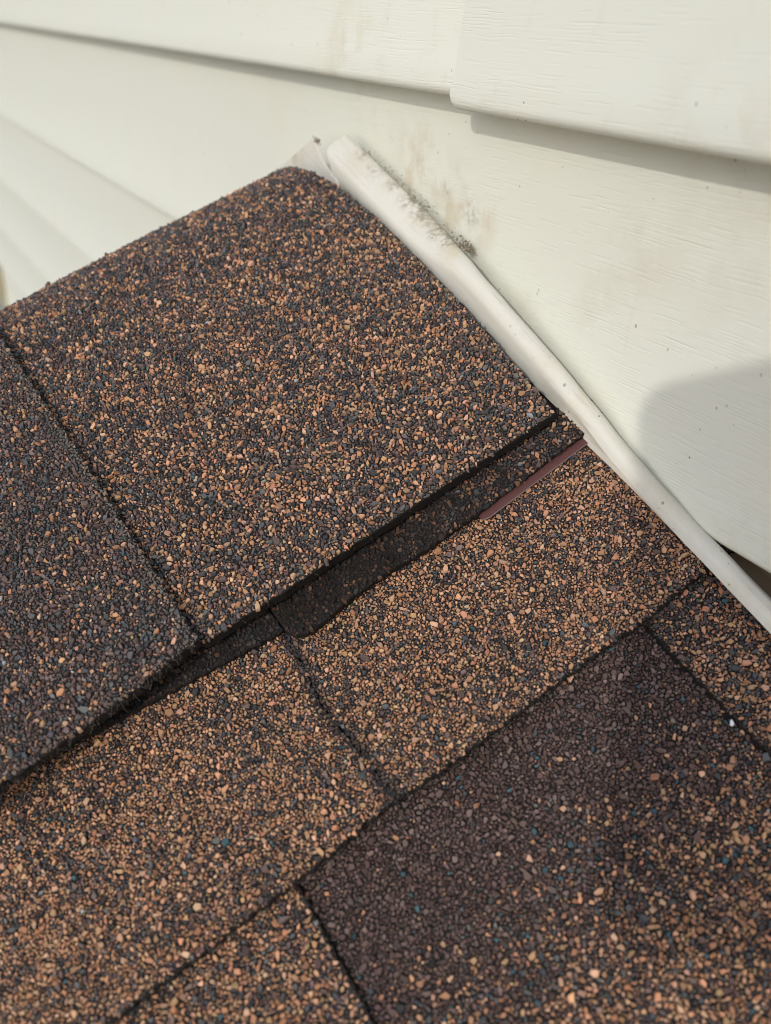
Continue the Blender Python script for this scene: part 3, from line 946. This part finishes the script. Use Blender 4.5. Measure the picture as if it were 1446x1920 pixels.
# trees added out of view, to cut the sky light reaching the wall
M_LEAF = plain("tree_leaves", (0.055, 0.085, 0.030), 0.7, 3.0, 0.2, 0.5)
M_BARK = plain("tree_bark", (0.10, 0.075, 0.055), 0.9, 12.0, 0.5, 0.4)
def tree_mesh(seed, hgt, rad):
    rg = np.random.default_rng(seed)
    V, F = [], []
    m = 1500
    cl = rg.normal(0, 1, (26, 3)); cl /= np.linalg.norm(cl, axis=1)[:, None]
    cl *= rg.uniform(0.35, 0.95, (26, 1))
    for q in range(m):
        c = cl[rg.integers(26)] + rg.normal(0, 0.17, 3)
        p = np.array([c[0] * rad, c[1] * rad, hgt * 0.58 + c[2] * hgt * 0.42])
        a = rg.normal(0, 1, 3); a /= np.linalg.norm(a)
        b = np.cross(a, rg.normal(0, 1, 3)); b /= np.linalg.norm(b)
        w = rg.uniform(0.16, 0.34)
        i0 = len(V)
        V += [p + a * w, p + b * w * 0.6, p - a * w, p - b * w * 0.6]
        F.append((i0, i0 + 1, i0 + 2, i0 + 3))
    return V, F
def trunk_mesh(hgt, seed):
    rg = random.Random(seed)
    V, F = [], []
    for k in range(7):
        t = k / 6; r = 0.24 * (1 - 0.7 * t)
        ox, oy = 0.2 * math.sin(t * 3 + seed), 0.2 * math.cos(t * 2 + seed)
        for j in range(8):
            a = j * math.pi / 4; V.append((ox * t + r * math.cos(a), oy * t + r * math.sin(a), hgt * 0.75 * t))
        if k:
            for j in range(8):
                b = 8 * k; F.append((b - 8 + j, b - 8 + (j + 1) % 8, b + (j + 1) % 8, b + j))
    return V, F
ADDED_TREES = [(-13.0, -2.5, 8.6, 2.4), (-11.5, -6.5, 9.4, 2.7), (-9.0, -10.5, 9.0, 2.6), (-4.5, -13.0, 8.0, 2.5), (0.5, -15.0, 6.4, 2.3), (13.5, -10.0, 7.0, 2.4), (15.0, -4.5, 7.6, 2.4)]
LOOKS = ["tall broad tree far left beside the house end", "tall full tree second along the left yard edge", "tall tree at the yard corner, left of the roof",
         "mid height tree straight out from the roof slope", "lowest tree of the row facing the wall", "tree by the right yard corner, shorter than its neighbour", "tall tree at the right yard edge nearest the house line"]
for k, ((tx, ty, th, tr), lk) in enumerate(zip(ADDED_TREES, LOOKS)):
    t = empty("leafy_tree")
    tag(t, lk, "tree", "trees round the yard")
    V, F = trunk_mesh(th, k); a = link_mesh("trunk", V, F, M_BARK, t)
    V, F = tree_mesh(100 + k, th, tr); b = link_mesh("crown", V, F, M_LEAF, t)
    t.location = (tx, ty, -2.8)

phone = empty("smartphone")
tag(phone, "black smartphone with rounded corners held up over the shingles", "phone")
RV = np.array([tuple(RIGHT), tuple(UP), tuple(BACK)])
def rounded(w, hh, r, k=8):
    out = []
    for cx, cy, a0 in ((w / 2 - r, hh / 2 - r, 0), (-w / 2 + r, hh / 2 - r, 90), (-w / 2 + r, -hh / 2 + r, 180), (w / 2 - r, -hh / 2 + r, 270)):
        for i in range(k + 1):
            a = math.radians(a0 + 90 * i / k); out.append((cx + r * math.cos(a), cy + r * math.sin(a)))
    return out
def slab_cam(name, w, hh, r, ox, oy, b0, b1, mat):
    ol = rounded(w, hh, r)
    V = []
    for b in (b0, b1):
        for x, y in ol:
            q = CAM + (ox + x) * RV[0] + (oy + y) * RV[1] + b * RV[2]
            V.append(q * MM)
    k = len(ol)
    F = [list(range(k)), list(range(2 * k - 1, k - 1, -1))] + [(i, (i + 1) % k, (i + 1) % k + k, i + k) for i in range(k)]
    return link_mesh(name, V, F, mat, phone)
slab_cam("shell", 76, 160, 13, -16, -25, 2.0, 10.0, M_PHONE)
slab_cam("screen", 72, 156, 11, -16, -25, 10.05, 10.6, M_GLASS)
